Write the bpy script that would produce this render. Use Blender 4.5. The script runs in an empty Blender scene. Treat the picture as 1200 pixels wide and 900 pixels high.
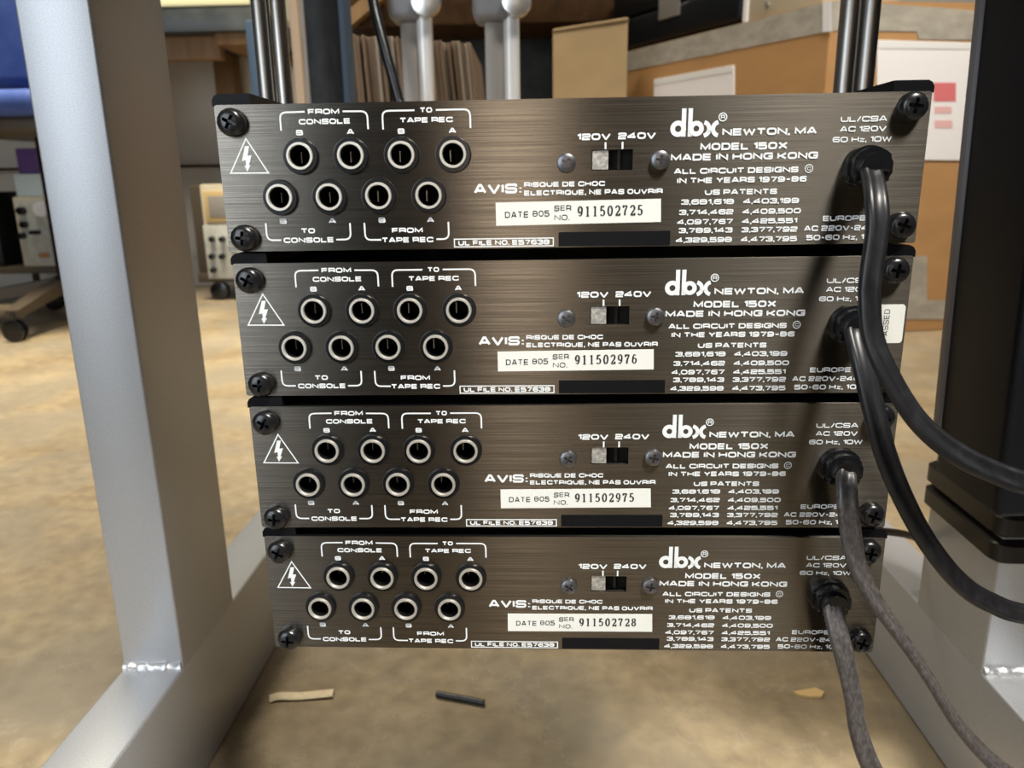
import bpy, bmesh, math, random
from mathutils import Vector, Matrix
random.seed(7)
C = bpy.context.scene.collection
MM = 0.001
PI = math.pi

# ------------------------------------------------------------------ camera
H = 404.0                                    # height of the top edge of the stack (mm)
CAM = Vector((-9.03, -245.80, H - 24.13))
P_, Y_, R_ = math.radians(14.7334), math.radians(-2.0887), math.radians(-0.9180)
def _m(a): return Matrix(a)
RC = _m(((math.cos(R_), -math.sin(R_), 0), (math.sin(R_), math.cos(R_), 0), (0, 0, 1))) \
   @ _m(((1, 0, 0), (0, math.cos(P_), -math.sin(P_)), (0, math.sin(P_), math.cos(P_)))) \
   @ _m(((1, 0, 0), (0, 0, -1), (0, 1, 0))) \
   @ _m(((math.cos(Y_), -math.sin(Y_), 0), (math.sin(Y_), math.cos(Y_), 0), (0, 0, 1)))
def at(px, py, Y):
    """photograph pixel -> point (mm) on the plane at depth Y"""
    d = RC.transposed() @ Vector(((px - 600) / 900, (py - 450) / 900, 1))
    return CAM + d * ((Y - CAM.y) / d.y)
cam_data = bpy.data.cameras.new('camera')
cam = bpy.data.objects.new('camera', cam_data); C.objects.link(cam)
cam_data.sensor_width = 36; cam_data.lens = 27
cam_data.clip_start = 0.01; cam_data.clip_end = 50
M3 = Matrix((RC[0], -RC[1], -RC[2])).transposed()
cam.matrix_world = Matrix.Translation(CAM * MM) @ M3.to_4x4()
cam_data.dof.use_dof = True
cam_data.dof.focus_distance = 0.268
cam_data.dof.aperture_fstop = 20
bpy.context.scene.camera = cam

# ------------------------------------------------------------------ world, lamps, exposure
sc = bpy.context.scene
sc.view_settings.view_transform = 'Standard'
sc.view_settings.look = 'None'
sc.view_settings.gamma = 1
sc.view_settings.use_curve_mapping = False
sc.view_settings.exposure = 0.0
w = bpy.data.worlds.new('room_air'); sc.world = w; w.use_nodes = True
w.node_tree.nodes['Background'].inputs[0].default_value = (0.80, 0.84, 0.92, 1)
w.node_tree.nodes['Background'].inputs[1].default_value = 0.25
def area_lamp(name, loc, target, sx, sy, power, col):
    d = bpy.data.lights.new(name, 'AREA'); d.shape = 'RECTANGLE'
    d.size = sx * MM; d.size_y = sy * MM; d.energy = power; d.color = col
    o = bpy.data.objects.new(name, d); C.objects.link(o)
    o.location = Vector(loc) * MM
    o.rotation_euler = (Vector(target) - Vector(loc)).to_track_quat('-Z', 'Y').to_euler()
    return o
key = area_lamp('narrow_ceiling_lamp', (800, -1000, 2350), (0, 0, 300), 520, 600, 8.6, (1.0, 0.96, 0.88))
key.data.spread = math.radians(46)           # spread narrowed so the floor in front stays dark in the panels' reflection
area_lamp('open_door_daylight', (-1400, -1900, 900), (-150, 100, 250), 1300, 1750, 39, (0.82, 0.91, 1.0))
area_lamp('warm_reflection_light', (-95, -2240, 650), (-95, 0, 500), 270, 1100, 3.6, (1.0, 0.84, 0.68))  # unseen strip, added to put a warm band into the panels' reflection
shop = area_lamp('ceiling_lamp_workshop', (-1000, 1450, 2600), (-950, 1550, 0), 1100, 500, 37, (1.0, 0.91, 0.72))
shop.data.spread = math.radians(78)
area_lamp('ceiling_lamp_store', (900, 600, 2600), (700, 1700, 500), 900, 400, 20, (1.0, 0.93, 0.80)).data.spread = math.radians(80)

# ------------------------------------------------------------------ materials
def mat(name, col, rough=0.5, metal=0.0, spec=0.5, noise=None, bump=None, coat=0.0):
    """noise = (scale xyz, colour 2, contrast); bump = (scale, strength, distance)"""
    m = bpy.data.materials.new(name); m.use_nodes = True
    nt = m.node_tree; b = nt.nodes['Principled BSDF']
    b.inputs['Base Color'].default_value = (*col, 1); b.inputs['Roughness'].default_value = rough
    b.inputs['Metallic'].default_value = metal; b.inputs['Specular IOR Level'].default_value = spec
    b.inputs['Coat Weight'].default_value = coat
    tc = nt.nodes.new('ShaderNodeTexCoord')
    if noise:
        s, c2, lo, hi = noise
        mp = nt.nodes.new('ShaderNodeMapping'); mp.inputs['Scale'].default_value = s
        nt.links.new(tc.outputs['Object'], mp.inputs[0])
        n = nt.nodes.new('ShaderNodeTexNoise'); n.inputs['Scale'].default_value = 1; n.inputs['Detail'].default_value = 6
        n.inputs['Roughness'].default_value = 0.6
        nt.links.new(mp.outputs[0], n.inputs['Vector'])
        r = nt.nodes.new('ShaderNodeValToRGB')
        r.color_ramp.elements[0].position = lo; r.color_ramp.elements[1].position = hi
        r.color_ramp.elements[0].color = (*col, 1); r.color_ramp.elements[1].color = (*c2, 1)
        nt.links.new(n.outputs['Fac'], r.inputs[0]); nt.links.new(r.outputs[0], b.inputs['Base Color'])
    if bump:
        s, st, dist = bump
        mp = nt.nodes.new('ShaderNodeMapping'); mp.inputs['Scale'].default_value = s
        nt.links.new(tc.outputs['Object'], mp.inputs[0])
        n = nt.nodes.new('ShaderNodeTexNoise'); n.inputs['Scale'].default_value = 1; n.inputs['Detail'].default_value = 4
        nt.links.new(mp.outputs[0], n.inputs['Vector'])
        bp = nt.nodes.new('ShaderNodeBump'); bp.inputs['Strength'].default_value = st; bp.inputs['Distance'].default_value = dist
        nt.links.new(n.outputs['Fac'], bp.inputs['Height']); nt.links.new(bp.outputs[0], b.inputs['Normal'])
    return m
M = {}
M['panel'] = mat('brushed_bronze_aluminium', (0.08, 0.071, 0.060), 0.27, 1.0, noise=((25, 25, 5200), (0.30, 0.272, 0.232), 0.28, 0.74),
                 bump=((30, 30, 6000), 0.3, 0.00003))
def _aniso(m):
    nt = m.node_tree; b = nt.nodes['Principled BSDF']
    t = nt.nodes.new('ShaderNodeTangent'); t.direction_type = 'UV_MAP'; t.uv_map = 'UVMap'
    nt.links.new(t.outputs[0], b.inputs['Tangent'])
    b.inputs['Anisotropic'].default_value = 0.92
    b.inputs['Anisotropic Rotation'].default_value = 0.25
_aniso(M['panel'])
M['black_paint'] = mat('black_satin_paint', (0.004, 0.004, 0.005), 0.45, spec=0.12)
M['black_screw'] = mat('black_oxide_screw', (0.008, 0.008, 0.009), 0.25, spec=0.5, bump=((900, 900, 900), 0.25, 0.0001))
M['steel_screw'] = mat('dark_steel_screw', (0.16, 0.16, 0.17), 0.35, 0.85, bump=((900, 900, 900), 0.2, 0.0001))
M['black_plastic'] = mat('black_plastic', (0.006, 0.0065, 0.0075), 0.22, spec=0.5)
M['dark_hole'] = mat('dark_socket_inside', (0.004, 0.004, 0.004), 0.6, spec=0.2)
M['nickel'] = mat('nickel_bushing', (0.60, 0.57, 0.51), 0.42, 0.7)
M['ink'] = mat('white_screen_print', (0.71, 0.73, 0.74), 0.55, spec=0.3)
M['paper'] = mat('white_label_paper', (0.70, 0.70, 0.655), 0.6, spec=0.3)
M['black_ink'] = mat('black_label_ink', (0.02, 0.02, 0.022), 0.6)
M['tape_black'] = mat('black_cover_strip', (0.004, 0.0045, 0.006), 0.4, spec=0.2)
M['slider_metal'] = mat('worn_slider_metal', (0.35, 0.34, 0.32), 0.45, 0.6, noise=((700, 700, 900), (0.62, 0.60, 0.56), 0.4, 0.6))
M['cord'] = mat('black_rubber_cord', (0.008, 0.008, 0.0095), 0.36, spec=0.4, noise=((300, 300, 120), (0.018, 0.018, 0.02), 0.45, 0.75))
M['cord_dusty'] = mat('dusty_brown_black_cord', (0.045, 0.04, 0.04), 0.34, spec=0.6, noise=((1100, 1100, 500), (0.12, 0.108, 0.104), 0.40, 0.75))
M['silver'] = mat('silver_metallic_paint', (0.40, 0.41, 0.43), 0.40, 0.5, noise=((1500, 1500, 1500), (0.52, 0.53, 0.55), 0.42, 0.62))
M['weld'] = mat('painted_weld', (0.62, 0.62, 0.63), 0.3, 0.6, bump=((160, 400, 400), 0.8, 0.001))
M['chrome'] = mat('dull_chrome', (0.46, 0.44, 0.41), 0.38, 1.0, noise=((60, 60, 8), (0.28, 0.265, 0.245), 0.4, 0.7))
M['floor'] = mat('polished_concrete', (0.275, 0.205, 0.117), 0.42, spec=0.5, noise=((5.1, 5.1, 5.1), (0.46, 0.366, 0.232), 0.34, 0.68))
M['wall'] = mat('grey_beige_wall', (0.60, 0.56, 0.50), 0.8, noise=((2, 2, 2), (0.68, 0.64, 0.57), 0.3, 0.7))
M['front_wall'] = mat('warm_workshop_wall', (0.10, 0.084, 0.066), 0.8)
M['ceiling'] = mat('grey_ceiling', (0.16, 0.155, 0.15), 0.9)
M['cardboard'] = mat('brown_cardboard', (0.37, 0.205, 0.085), 0.75, spec=0.25, noise=((6, 6, 14), (0.42, 0.235, 0.10), 0.35, 0.65))
M['cardboard_dull'] = mat('dull_cardboard', (0.28, 0.20, 0.11), 0.8, spec=0.2, noise=((6, 6, 10), (0.34, 0.245, 0.135), 0.3, 0.7))
M['grey_tape'] = mat('grey_packing_tape', (0.30, 0.275, 0.235), 0.55, noise=((20, 20, 40), (0.38, 0.35, 0.30), 0.4, 0.6))
M['pouch'] = mat('white_document_pouch', (0.78, 0.76, 0.78), 0.35, spec=0.5)
M['red_print'] = mat('red_stamp_ink', (0.62, 0.16, 0.17), 0.6)
M['pink_print'] = mat('faded_red_ink', (0.70, 0.42, 0.42), 0.6)
M['clear_tape'] = mat('shiny_clear_tape', (0.72, 0.72, 0.72), 0.2)
M['wood'] = mat('pine_wood', (0.17, 0.09, 0.032), 0.6, noise=((30, 30, 3), (0.25, 0.145, 0.055), 0.35, 0.7))
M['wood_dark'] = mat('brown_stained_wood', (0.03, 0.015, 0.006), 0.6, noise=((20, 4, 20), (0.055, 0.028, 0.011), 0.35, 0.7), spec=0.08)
M['wood_pale'] = mat('pale_wood', (0.58, 0.42, 0.28), 0.6)
M['bench_edge'] = mat('dark_grey_laminate', (0.03, 0.036, 0.038), 0.4, noise=((9, 9, 9), (0.075, 0.08, 0.08), 0.4, 0.7))
M['column_black'] = mat('smudged_black_paint', (0.010, 0.011, 0.012), 0.5, spec=0.25, noise=((25, 25, 12), (0.035, 0.036, 0.038), 0.45, 0.7))
M['cream'] = mat('cream_edge', (0.80, 0.78, 0.50), 0.5)
M['blue_fabric'] = mat('blue_upholstery', (0.02, 0.055, 0.24), 0.75, noise=((12, 12, 12), (0.045, 0.085, 0.30), 0.35, 0.65))
M['blue_edge'] = mat('slate_blue_paint', (0.05, 0.09, 0.15), 0.5)
M['dark_blue'] = mat('dark_blue_cloth', (0.03, 0.04, 0.065), 0.8)
M['beige_plastic'] = mat('beige_instrument_case', (0.52, 0.46, 0.34), 0.5)
M['instrument'] = mat('grey_instrument_panel', (0.36, 0.36, 0.32), 0.5, noise=((30, 30, 30), (0.44, 0.44, 0.40), 0.4, 0.6))
M['tan_bezel'] = mat('tan_screen_bezel', (0.50, 0.36, 0.16), 0.5)
M['screen'] = mat('grey_screen', (0.26, 0.24, 0.22), 0.3)
M['purple'] = mat('purple_box', (0.10, 0.05, 0.20), 0.6)
M['pale_blue'] = mat('pale_blue_box', (0.50, 0.58, 0.62), 0.6)
M['dark_brown'] = mat('dark_brown_plastic', (0.06, 0.045, 0.03), 0.5)
M['grey_plastic'] = mat('grey_joint_plastic', (0.20, 0.20, 0.215), 0.5)
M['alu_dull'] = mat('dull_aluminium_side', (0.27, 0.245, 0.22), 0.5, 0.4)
M['alu_highlight'] = mat('tube_highlight_white', (0.78, 0.77, 0.76), 0.35, 0.2)  # the stand tubes' bright highlight, put into the colour
M['alu_light'] = mat('bare_aluminium_tube', (0.62, 0.60, 0.57), 0.30, 0.9)
M['strap'] = mat('black_strap_rubber', (0.010, 0.0085, 0.0065), 0.35, spec=0.4)
M['case_black'] = mat('black_case_plastic', (0.006, 0.0065, 0.008), 0.38, spec=0.3)
M['case_blue_black'] = mat('blue_black_case_paint', (0.004, 0.005, 0.008), 0.5, spec=0.25, bump=((1200, 1200, 1200), 0.15, 0.0001))
M['sheet'] = mat('brown_sheet_edge', (0.12, 0.078, 0.05), 0.8, noise=((80, 80, 3), (0.19, 0.13, 0.088), 0.35, 0.65))
M['sheet_grey'] = mat('grey_brown_sheet_edge', (0.20, 0.165, 0.135), 0.8, noise=((80, 80, 3), (0.28, 0.235, 0.19), 0.35, 0.65))
M['sheet_orange'] = mat('orange_brown_sheet_edge', (0.40, 0.20, 0.07), 0.8, noise=((80, 80, 5), (0.26, 0.14, 0.06), 0.35, 0.65))
M['scrap_tan'] = mat('cream_paper_scrap', (0.80, 0.68, 0.48), 0.6, noise=((200, 200, 200), (0.68, 0.56, 0.38), 0.4, 0.7))
M['chip'] = mat('orange_wood_chip', (0.62, 0.42, 0.18), 0.6)
def _floor(m):
    nt = m.node_tree; b = nt.nodes['Principled BSDF']
    src = b.inputs['Base Color'].links[0].from_socket
    tc = [n for n in nt.nodes if n.type == 'TEX_COORD'][0]
    n1 = nt.nodes.new('ShaderNodeTexNoise'); n1.inputs['Scale'].default_value = 60; n1.inputs['Detail'].default_value = 8
    nt.links.new(tc.outputs['Object'], n1.inputs['Vector'])
    r1 = nt.nodes.new('ShaderNodeValToRGB'); r1.color_ramp.elements[0].position = 0.3; r1.color_ramp.elements[1].position = 0.72
    r1.color_ramp.elements[0].color = (0.68, 0.68, 0.70, 1); r1.color_ramp.elements[1].color = (1.0, 1.0, 1.0, 1)
    nt.links.new(n1.outputs['Fac'], r1.inputs[0])
    mx = nt.nodes.new('ShaderNodeMixRGB'); mx.blend_type = 'MULTIPLY'; mx.inputs[0].default_value = 1
    nt.links.new(src, mx.inputs[1]); nt.links.new(r1.outputs[0], mx.inputs[2])
    n2 = nt.nodes.new('ShaderNodeTexNoise'); n2.inputs['Scale'].default_value = 6.5; n2.inputs['Detail'].default_value = 3
    nt.links.new(tc.outputs['Object'], n2.inputs['Vector'])
    r4 = nt.nodes.new('ShaderNodeValToRGB'); r4.color_ramp.elements[0].position = 0.44; r4.color_ramp.elements[1].position = 0.60
    r4.color_ramp.elements[0].color = (0, 0, 0, 1); r4.color_ramp.elements[1].color = (0.55, 0.55, 0.55, 1)
    nt.links.new(n2.outputs['Fac'], r4.inputs[0])
    m4 = nt.nodes.new('ShaderNodeMixRGB'); m4.inputs[2].default_value = (0.23, 0.205, 0.165, 1)
    nt.links.new(r4.outputs[0], m4.inputs[0]); nt.links.new(mx.outputs[0], m4.inputs[1]); mx = m4
    # thin pale scratches in the polish
    v = nt.nodes.new('ShaderNodeTexVoronoi'); v.feature = 'DISTANCE_TO_EDGE'; v.inputs['Scale'].default_value = 9
    wn = nt.nodes.new('ShaderNodeTexNoise'); wn.inputs['Scale'].default_value = 14; wn.inputs['Detail'].default_value = 5
    nt.links.new(tc.outputs['Object'], wn.inputs['Vector'])
    add = nt.nodes.new('ShaderNodeMixRGB'); add.blend_type = 'ADD'; add.inputs[0].default_value = 0.35
    nt.links.new(tc.outputs['Object'], add.inputs[1]); nt.links.new(wn.outputs['Color'], add.inputs[2])
    nt.links.new(add.outputs[0], v.inputs['Vector'])
    r2 = nt.nodes.new('ShaderNodeValToRGB'); r2.color_ramp.elements[0].position = 0.0; r2.color_ramp.elements[1].position = 0.012
    r2.color_ramp.elements[0].color = (0.35, 0.35, 0.35, 1); r2.color_ramp.elements[1].color = (0, 0, 0, 1)
    nt.links.new(v.outputs['Distance'], r2.inputs[0])
    m3 = nt.nodes.new('ShaderNodeMixRGB'); m3.inputs[2].default_value = (0.44, 0.39, 0.31, 1)
    nt.links.new(r2.outputs[0], m3.inputs[0]); nt.links.new(mx.outputs[0], m3.inputs[1])
    nt.links.new(m3.outputs[0], b.inputs['Base Color'])
    rr = nt.nodes.new('ShaderNodeMapRange'); rr.inputs['To Min'].default_value = 0.28; rr.inputs['To Max'].default_value = 0.5
    nt.links.new(n1.outputs['Fac'], rr.inputs['Value']); nt.links.new(rr.outputs[0], b.inputs['Roughness'])
_floor(M['floor'])

# ------------------------------------------------------------------ mesh helpers (all lengths in mm)
class MB:
    def __init__(s): s.bm = bmesh.new()
    def face(s, pts):
        vs = [s.bm.verts.new(Vector(p)) for p in pts]
        try: s.bm.faces.new(vs)
        except ValueError: pass
    def box(s, x0, x1, y0, y1, z0, z1, bev=0, seg=2, mtx=None):
        r = bmesh.ops.create_cube(s.bm, size=1)
        vs = r['verts']
        for v in vs: v.co = Vector(((x0 + x1) / 2 + v.co.x * (x1 - x0), (y0 + y1) / 2 + v.co.y * (y1 - y0), (z0 + z1) / 2 + v.co.z * (z1 - z0)))
        if bev:
            es = list({e for v in vs for e in v.link_edges})
            r = bmesh.ops.bevel(s.bm, geom=es, offset=bev, segments=seg, profile=0.5, affect='EDGES')
            vs = list({v for f in r['faces'] for v in f.verts} | {v for v in vs if v.is_valid})
        if mtx:
            for v in vs: v.co = mtx @ v.co
        return s
    def prism(s, pts, a0, a1, axis='y', bev=0, taper=1.0):
        """extrude a 2-D outline (x,z for axis y; x,y for axis z; y,z for axis x)"""
        def p3(p, a):
            return {'y': (p[0], a, p[1]), 'z': (p[0], p[1], a), 'x': (a, p[0], p[1])}[axis]
        cx = sum(p[0] for p in pts) / len(pts); cz = sum(p[1] for p in pts) / len(pts)
        A = [s.bm.verts.new(p3(p, a0)) for p in pts]
        B = [s.bm.verts.new(p3((cx + (p[0] - cx) * taper, cz + (p[1] - cz) * taper), a1)) for p in pts]
        fs = [s.bm.faces.new(A), s.bm.faces.new(B)]
        n = len(pts)
        for i in range(n): fs.append(s.bm.faces.new((A[i], A[(i + 1) % n], B[(i + 1) % n], B[i])))
        if bev:
            es = [e for e in fs[1].edges]
            bmesh.ops.bevel(s.bm, geom=es, offset=bev, segments=3, profile=0.5, affect='EDGES')
        return s
    def lathe(s, prof, c, axis='y', n=32, closed=False):
        """prof: list of (radius, offset along axis)"""
        rings = []
        for r, a in prof:
            ring = []
            for k in range(n):
                t = 2 * PI * k / n; u, v = r * math.cos(t), r * math.sin(t)
                p = {'y': (u, a, v), 'z': (u, v, a), 'x': (a, u, v)}[axis]
                ring.append(s.bm.verts.new(Vector(c) + Vector(p)))
            rings.append(ring)
        for A, B in zip(rings, rings[1:]):
            for k in range(n): s.bm.faces.new((A[k], A[(k + 1) % n], B[(k + 1) % n], B[k]))
        if closed:
            A, B = rings[-1], rings[0]
            for k in range(n): s.bm.faces.new((A[k], A[(k + 1) % n], B[(k + 1) % n], B[k]))
        else:
            s.bm.faces.new(rings[0]); s.bm.faces.new(rings[-1])
        return s
    def tube(s, pts, r, n=12, prof=None, twist=None, up=None, taper=None):
        """sweep a circle (or a 2-D profile) along a polyline"""
        pts = [Vector(p) for p in pts]; rings = []
        prof = prof or [(r * math.cos(2 * PI * k / n), r * math.sin(2 * PI * k / n)) for k in range(n)]
        for i, p in enumerate(pts):
            t = (pts[min(i + 1, len(pts) - 1)] - pts[max(i - 1, 0)]).normalized()
            u = Vector(up) if up else (Vector((0, -1, 0)) if abs(t.y) < 0.95 else Vector((0, 0, 1)))
            W = t.cross(u).normalized(); N = W.cross(t).normalized()
            a = twist[i] if twist else 0
            W2 = W * math.cos(a) + N * math.sin(a); N2 = N * math.cos(a) - W * math.sin(a)
            k = taper[i] if taper else 1
            rings.append([s.bm.verts.new(p + W2 * q[0] * k + N2 * q[1] * k) for q in prof])
        m = len(prof)
        for A, B in zip(rings, rings[1:]):
            for k in range(m): s.bm.faces.new((A[k], A[(k + 1) % m], B[(k + 1) % m], B[k]))
        s.bm.faces.new(rings[0]); s.bm.faces.new(rings[-1])
        return s
    def build(s, name, m, parent=None, smooth=False, off=(0, 0, 0), uv=False, bev=0):
        o_ = Vector(off)
        for v in s.bm.verts: v.co = (v.co + o_) * MM
        bmesh.ops.recalc_face_normals(s.bm, faces=s.bm.faces)
        me = bpy.data.meshes.new(name); s.bm.to_mesh(me); s.bm.free()
        return link(name, me, m, parent, smooth, uv, bev)
def link(name, me, m, parent=None, smooth=False, uv=False, bev=0):
    me.materials.clear(); me.materials.append(M[m])
    if smooth:
        for p in me.polygons: p.use_smooth = True
        try: me.set_sharp_from_angle(angle=math.radians(40))
        except Exception: pass
    if uv:
        if not me.uv_layers: me.uv_layers.new(name='UVMap')
        lay = me.uv_layers[0]; lay.name = 'UVMap'
        for lp in me.loops:
            co = me.vertices[lp.vertex_index].co; lay.data[lp.index].uv = (co.x * 4 + .5, co.z * 4)
    o = bpy.data.objects.new(name, me); C.objects.link(o)
    if parent: o.parent = parent
    if bev:
        b = o.modifiers.new('edge', 'BEVEL'); b.width = bev * MM; b.segments = 3; b.limit_method = 'ANGLE'
    return o
def thing(name, loc, label, cat, group=None, rot=(0, 0, 0)):
    o = bpy.data.objects.new(name, None); C.objects.link(o); o.empty_display_size = 0.02
    o.location = Vector(loc) * MM; o.rotation_euler = rot
    return tag(o, label, cat, group)
def tag(o, label, cat, group=None):
    o['label'] = label; o['category'] = cat
    if group: o['group'] = group
    return o
def struct(o): o['kind'] = 'structure'; return o
def cut(mb_target, cutters):
    """boolean difference of a list of MBs, returned as a mesh (metres)"""
    def tmp(mb):
        for v in mb.bm.verts: v.co *= MM
        bmesh.ops.recalc_face_normals(mb.bm, faces=mb.bm.faces)
        me = bpy.data.meshes.new('t'); mb.bm.to_mesh(me); mb.bm.free()
        o = bpy.data.objects.new('t', me); C.objects.link(o); return o
    t = tmp(mb_target); cs = [tmp(c) for c in cutters]
    for c in cs:
        b = t.modifiers.new('b', 'BOOLEAN'); b.operation = 'DIFFERENCE'; b.object = c; b.solver = 'EXACT'
    dg = bpy.context.evaluated_depsgraph_get(); dg.update()
    me = bpy.data.meshes.new_from_object(t.evaluated_get(dg))
    for o in [t] + cs:
        d = o.data; bpy.data.objects.remove(o); bpy.data.meshes.remove(d)
    return me
def catmull(pts, k=10):
    P = [Vector(p) for p in pts]; out = []
    for i in range(len(P) - 1):
        p0 = P[max(i - 1, 0)]; p1 = P[i]; p2 = P[i + 1]; p3 = P[min(i + 2, len(P) - 1)]
        for j in range(k):
            t = j / k
            out.append(0.5 * ((2 * p1) + (p2 - p0) * t + (2 * p0 - 5 * p1 + 4 * p2 - p3) * t * t + (3 * p1 - p0 - 3 * p2 + p3) * t ** 3))
    return out + [P[-1]]

# ------------------------------------------------------------------ lettering: a wide square stroke alphabet
r = 'r'
OO = [(0, 0, r), (0, 1, r), (1, 1, r), (1, 0, r), 'c']
G = {
 'A': (1.35, [[(0, 0), (.42, 1), (.58, 1), (1, 0)], [(.16, .28), (.84, .28)]]),
 'B': (1.3, [[(0, 0), (0, 1)], [(0, 1), (.96, 1, r), (.96, .5, r), (0, .5)], [(0, 0), (1, 0, r), (1, .5, r), (.4, .5)]]),
 'C': (1.3, [[(1, .7), (1, 1, r), (0, 1, r), (0, 0, r), (1, 0, r), (1, .3)]]),
 'D': (1.32, [[(0, 0), (0, 1), (1, 1, r), (1, 0, r), 'c']]),
 'E': (1.2, [[(1, 1), (0, 1), (0, 0), (1, 0)], [(0, .5), (.95, .5)]]),
 'F': (1.15, [[(1, 1), (0, 1), (0, 0)], [(0, .46), (.9, .46)]]),
 'G': (1.33, [[(1, .72), (1, 1, r), (0, 1, r), (0, 0, r), (1, 0, r), (1, .46), (.55, .46)]]),
 'H': (1.3, [[(0, 0), (0, 1)], [(1, 0), (1, 1)], [(0, .5), (1, .5)]]),
 'I': (0.0, [[(0, 0), (0, 1)]]),
 'K': (1.3, [[(0, 0), (0, 1)], [(0, .46), (.35, .46), (1, 1)], [(.35, .46), (1, 0)]]),
 'L': (1.12, [[(0, 1), (0, 0), (1, 0)]]),
 'M': (1.5, [[(0, 0), (0, 1), (.5, .12), (1, 1), (1, 0)]]),
 'N': (1.3, [[(0, 0), (0, 1), (1, 0), (1, 1)]]),
 'O': (1.32, [OO]),
 'P': (1.22, [[(0, 0), (0, 1), (1, 1, r), (1, .38, r), (0, .38)]]),
 'Q': (1.35, [OO, [(.6, .3), (1.05, -.05)]]),
 'R': (1.28, [[(0, 0), (0, 1), (1, 1, r), (1, .4, r), (0, .4)], [(.68, .4), (1, .2), (1, 0)]]),
 'S': (1.28, [[(1, .74), (1, 1, r), (0, 1, r), (0, .5, r), (1, .5, r), (1, 0, r), (0, 0, r), (0, .26)]]),
 'T': (1.25, [[(0, 1), (1, 1)], [(.5, 1), (.5, 0)]]),
 'U': (1.3, [[(0, 1), (0, 0, r), (1, 0, r), (1, 1)]]),
 'V': (1.38, [[(0, 1), (.46, 0), (.54, 0), (1, 1)]]),
 'W': (1.75, [[(0, 1), (.24, 0), (.5, .88), (.76, 0), (1, 1)]]),
 'X': (1.35, [[(0, 0), (1, 1)], [(0, 1), (1, 0)]]),
 'Y': (1.3, [[(0, 1), (.5, .44), (1, 1)], [(.5, .44), (.5, 0)]]),
 'z': (0.85, [[(0, .62), (1, .62), (0, 0), (1, 0)]]),
 '0': (1.3, [OO]),
 '1': (0.45, [[(0, .8), (.9, 1), (1, 1), (1, 0)]]),
 '2': (1.25, [[(0, .74), (0, 1, r), (1, 1, r), (1, .5, r), (0, .5, r), (0, 0), (1, 0)]]),
 '3': (1.25, [[(0, .76), (0, 1, r), (1, 1, r), (1, .52, r), (.3, .52)], [(.3, .52), (1, .52, r), (1, 0, r), (0, 0, r), (0, .24)]]),
 '4': (1.32, [[(.74, 0), (.74, 1), (0, .34), (0, .25), (1, .25)]]),
 '5': (1.25, [[(1, 1), (0, 1), (0, .58), (1, .58, r), (1, 0, r), (0, 0, r), (0, .22)]]),
 '6': (1.27, [[(1, .8), (1, 1, r), (0, 1, r), (0, 0, r), (1, 0, r), (1, .55, r), (0, .55)]]),
 '7': (1.2, [[(0, 1), (1, 1), (.38, 0)]]),
 '8': (1.28, [[(0, .52), (0, 0, r), (1, 0, r), (1, 1, r), (0, 1, r), (0, .52), (1, .52)]]),
 '9': (1.27, [[(0, .2), (0, 0, r), (1, 0, r), (1, 1, r), (0, 1, r), (0, .45, r), (1, .45)]]),
 ',': (0.0, [[(.06, .1), (.06, -.02), (-.1, -.3)]]), '.': (0.0, [[(0, -.1), (0, .1)]]),
 ':': (0.0, [[(0, -.08), (0, .14)], [(0, .5), (0, .72)]]),
 '/': (0.6, [[(0, -.05), (1, 1.05)]]), '-': (0.55, [[(0, .45), (1, .45)]]), '~': (0.8, [[(0, .45), (1, .45)]]),
}
def circ(cx, cz, rad, n=24, rz=None): return [(cx + rad * math.cos(2 * PI * k / n), cz + (rz or rad) * math.sin(2 * PI * k / n)) for k in range(n)]
def rounded(pts, rad):
    closed = pts[-1] == 'c'; P = [p for p in pts if p != 'c']; n = len(P); out = []
    for i, p in enumerate(P):
        if len(p) > 2:
            a = Vector(P[i - 1][:2]); b = Vector(p[:2]); c = Vector(P[(i + 1) % n][:2])
            k = min(rad, 0.5 * (a - b).length, 0.5 * (c - b).length)
            s_ = b + (a - b).normalized() * k; e_ = b + (c - b).normalized() * k
            for j in range(5):
                t = j / 4
                out.append(tuple(s_ * (1 - t) ** 2 + b * 2 * t * (1 - t) + e_ * t * t))
        else: out.append(tuple(p[:2]))
    return out, closed
def ribbon(mb, pts, closed, hx, hz, xf, y):
    """flat stroke of half widths hx (upright strokes) and hz (level strokes)"""
    P = [Vector(p) for p in pts]
    Q = [P[0]]
    for p in P[1:]:
        if (p - Q[-1]).length > 1e-4: Q.append(p)
    if closed and (Q[0] - Q[-1]).length < 1e-4: Q.pop()
    n = len(Q)
    if n < 2: return
    L, Rr = [], []
    for i in range(n):
        d0 = (Q[i] - Q[i - 1]) if (i > 0 or closed) else None
        d1 = (Q[(i + 1) % n] - Q[i]) if (i < n - 1 or closed) else None
        d0 = (d0 or d1).normalized(); d1 = (d1 or d0).normalized()
        n0 = Vector((-d0.y, d0.x)); n1 = Vector((-d1.y, d1.x))
        m = n0 + n1
        m = n0 if m.length < 1e-3 else m.normalized()
        k = min(1 / max(m.dot(n0), 0.35), 1.6)
        o = Vector((m.x * hx * k, m.y * hz * k))
        L.append(xf(*(Q[i] + o))); Rr.append(xf(*(Q[i] - o)))
    mb.n = getattr(mb, 'n', 0) + 1; y = y - (mb.n % 4) * 0.03
    lv = [mb.bm.verts.new((p[0], y - q * .0015, p[1])) for q, p in enumerate(L)]; rv = [mb.bm.verts.new((p[0], y - q * .0015, p[1])) for q, p in enumerate(Rr)]
    for i in range(n if closed else n - 1):
        j = (i + 1) % n
        mb.bm.faces.new((lv[i], lv[j], rv[j], rv[i]))
IDENT = lambda x, z: (x, z)
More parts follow.
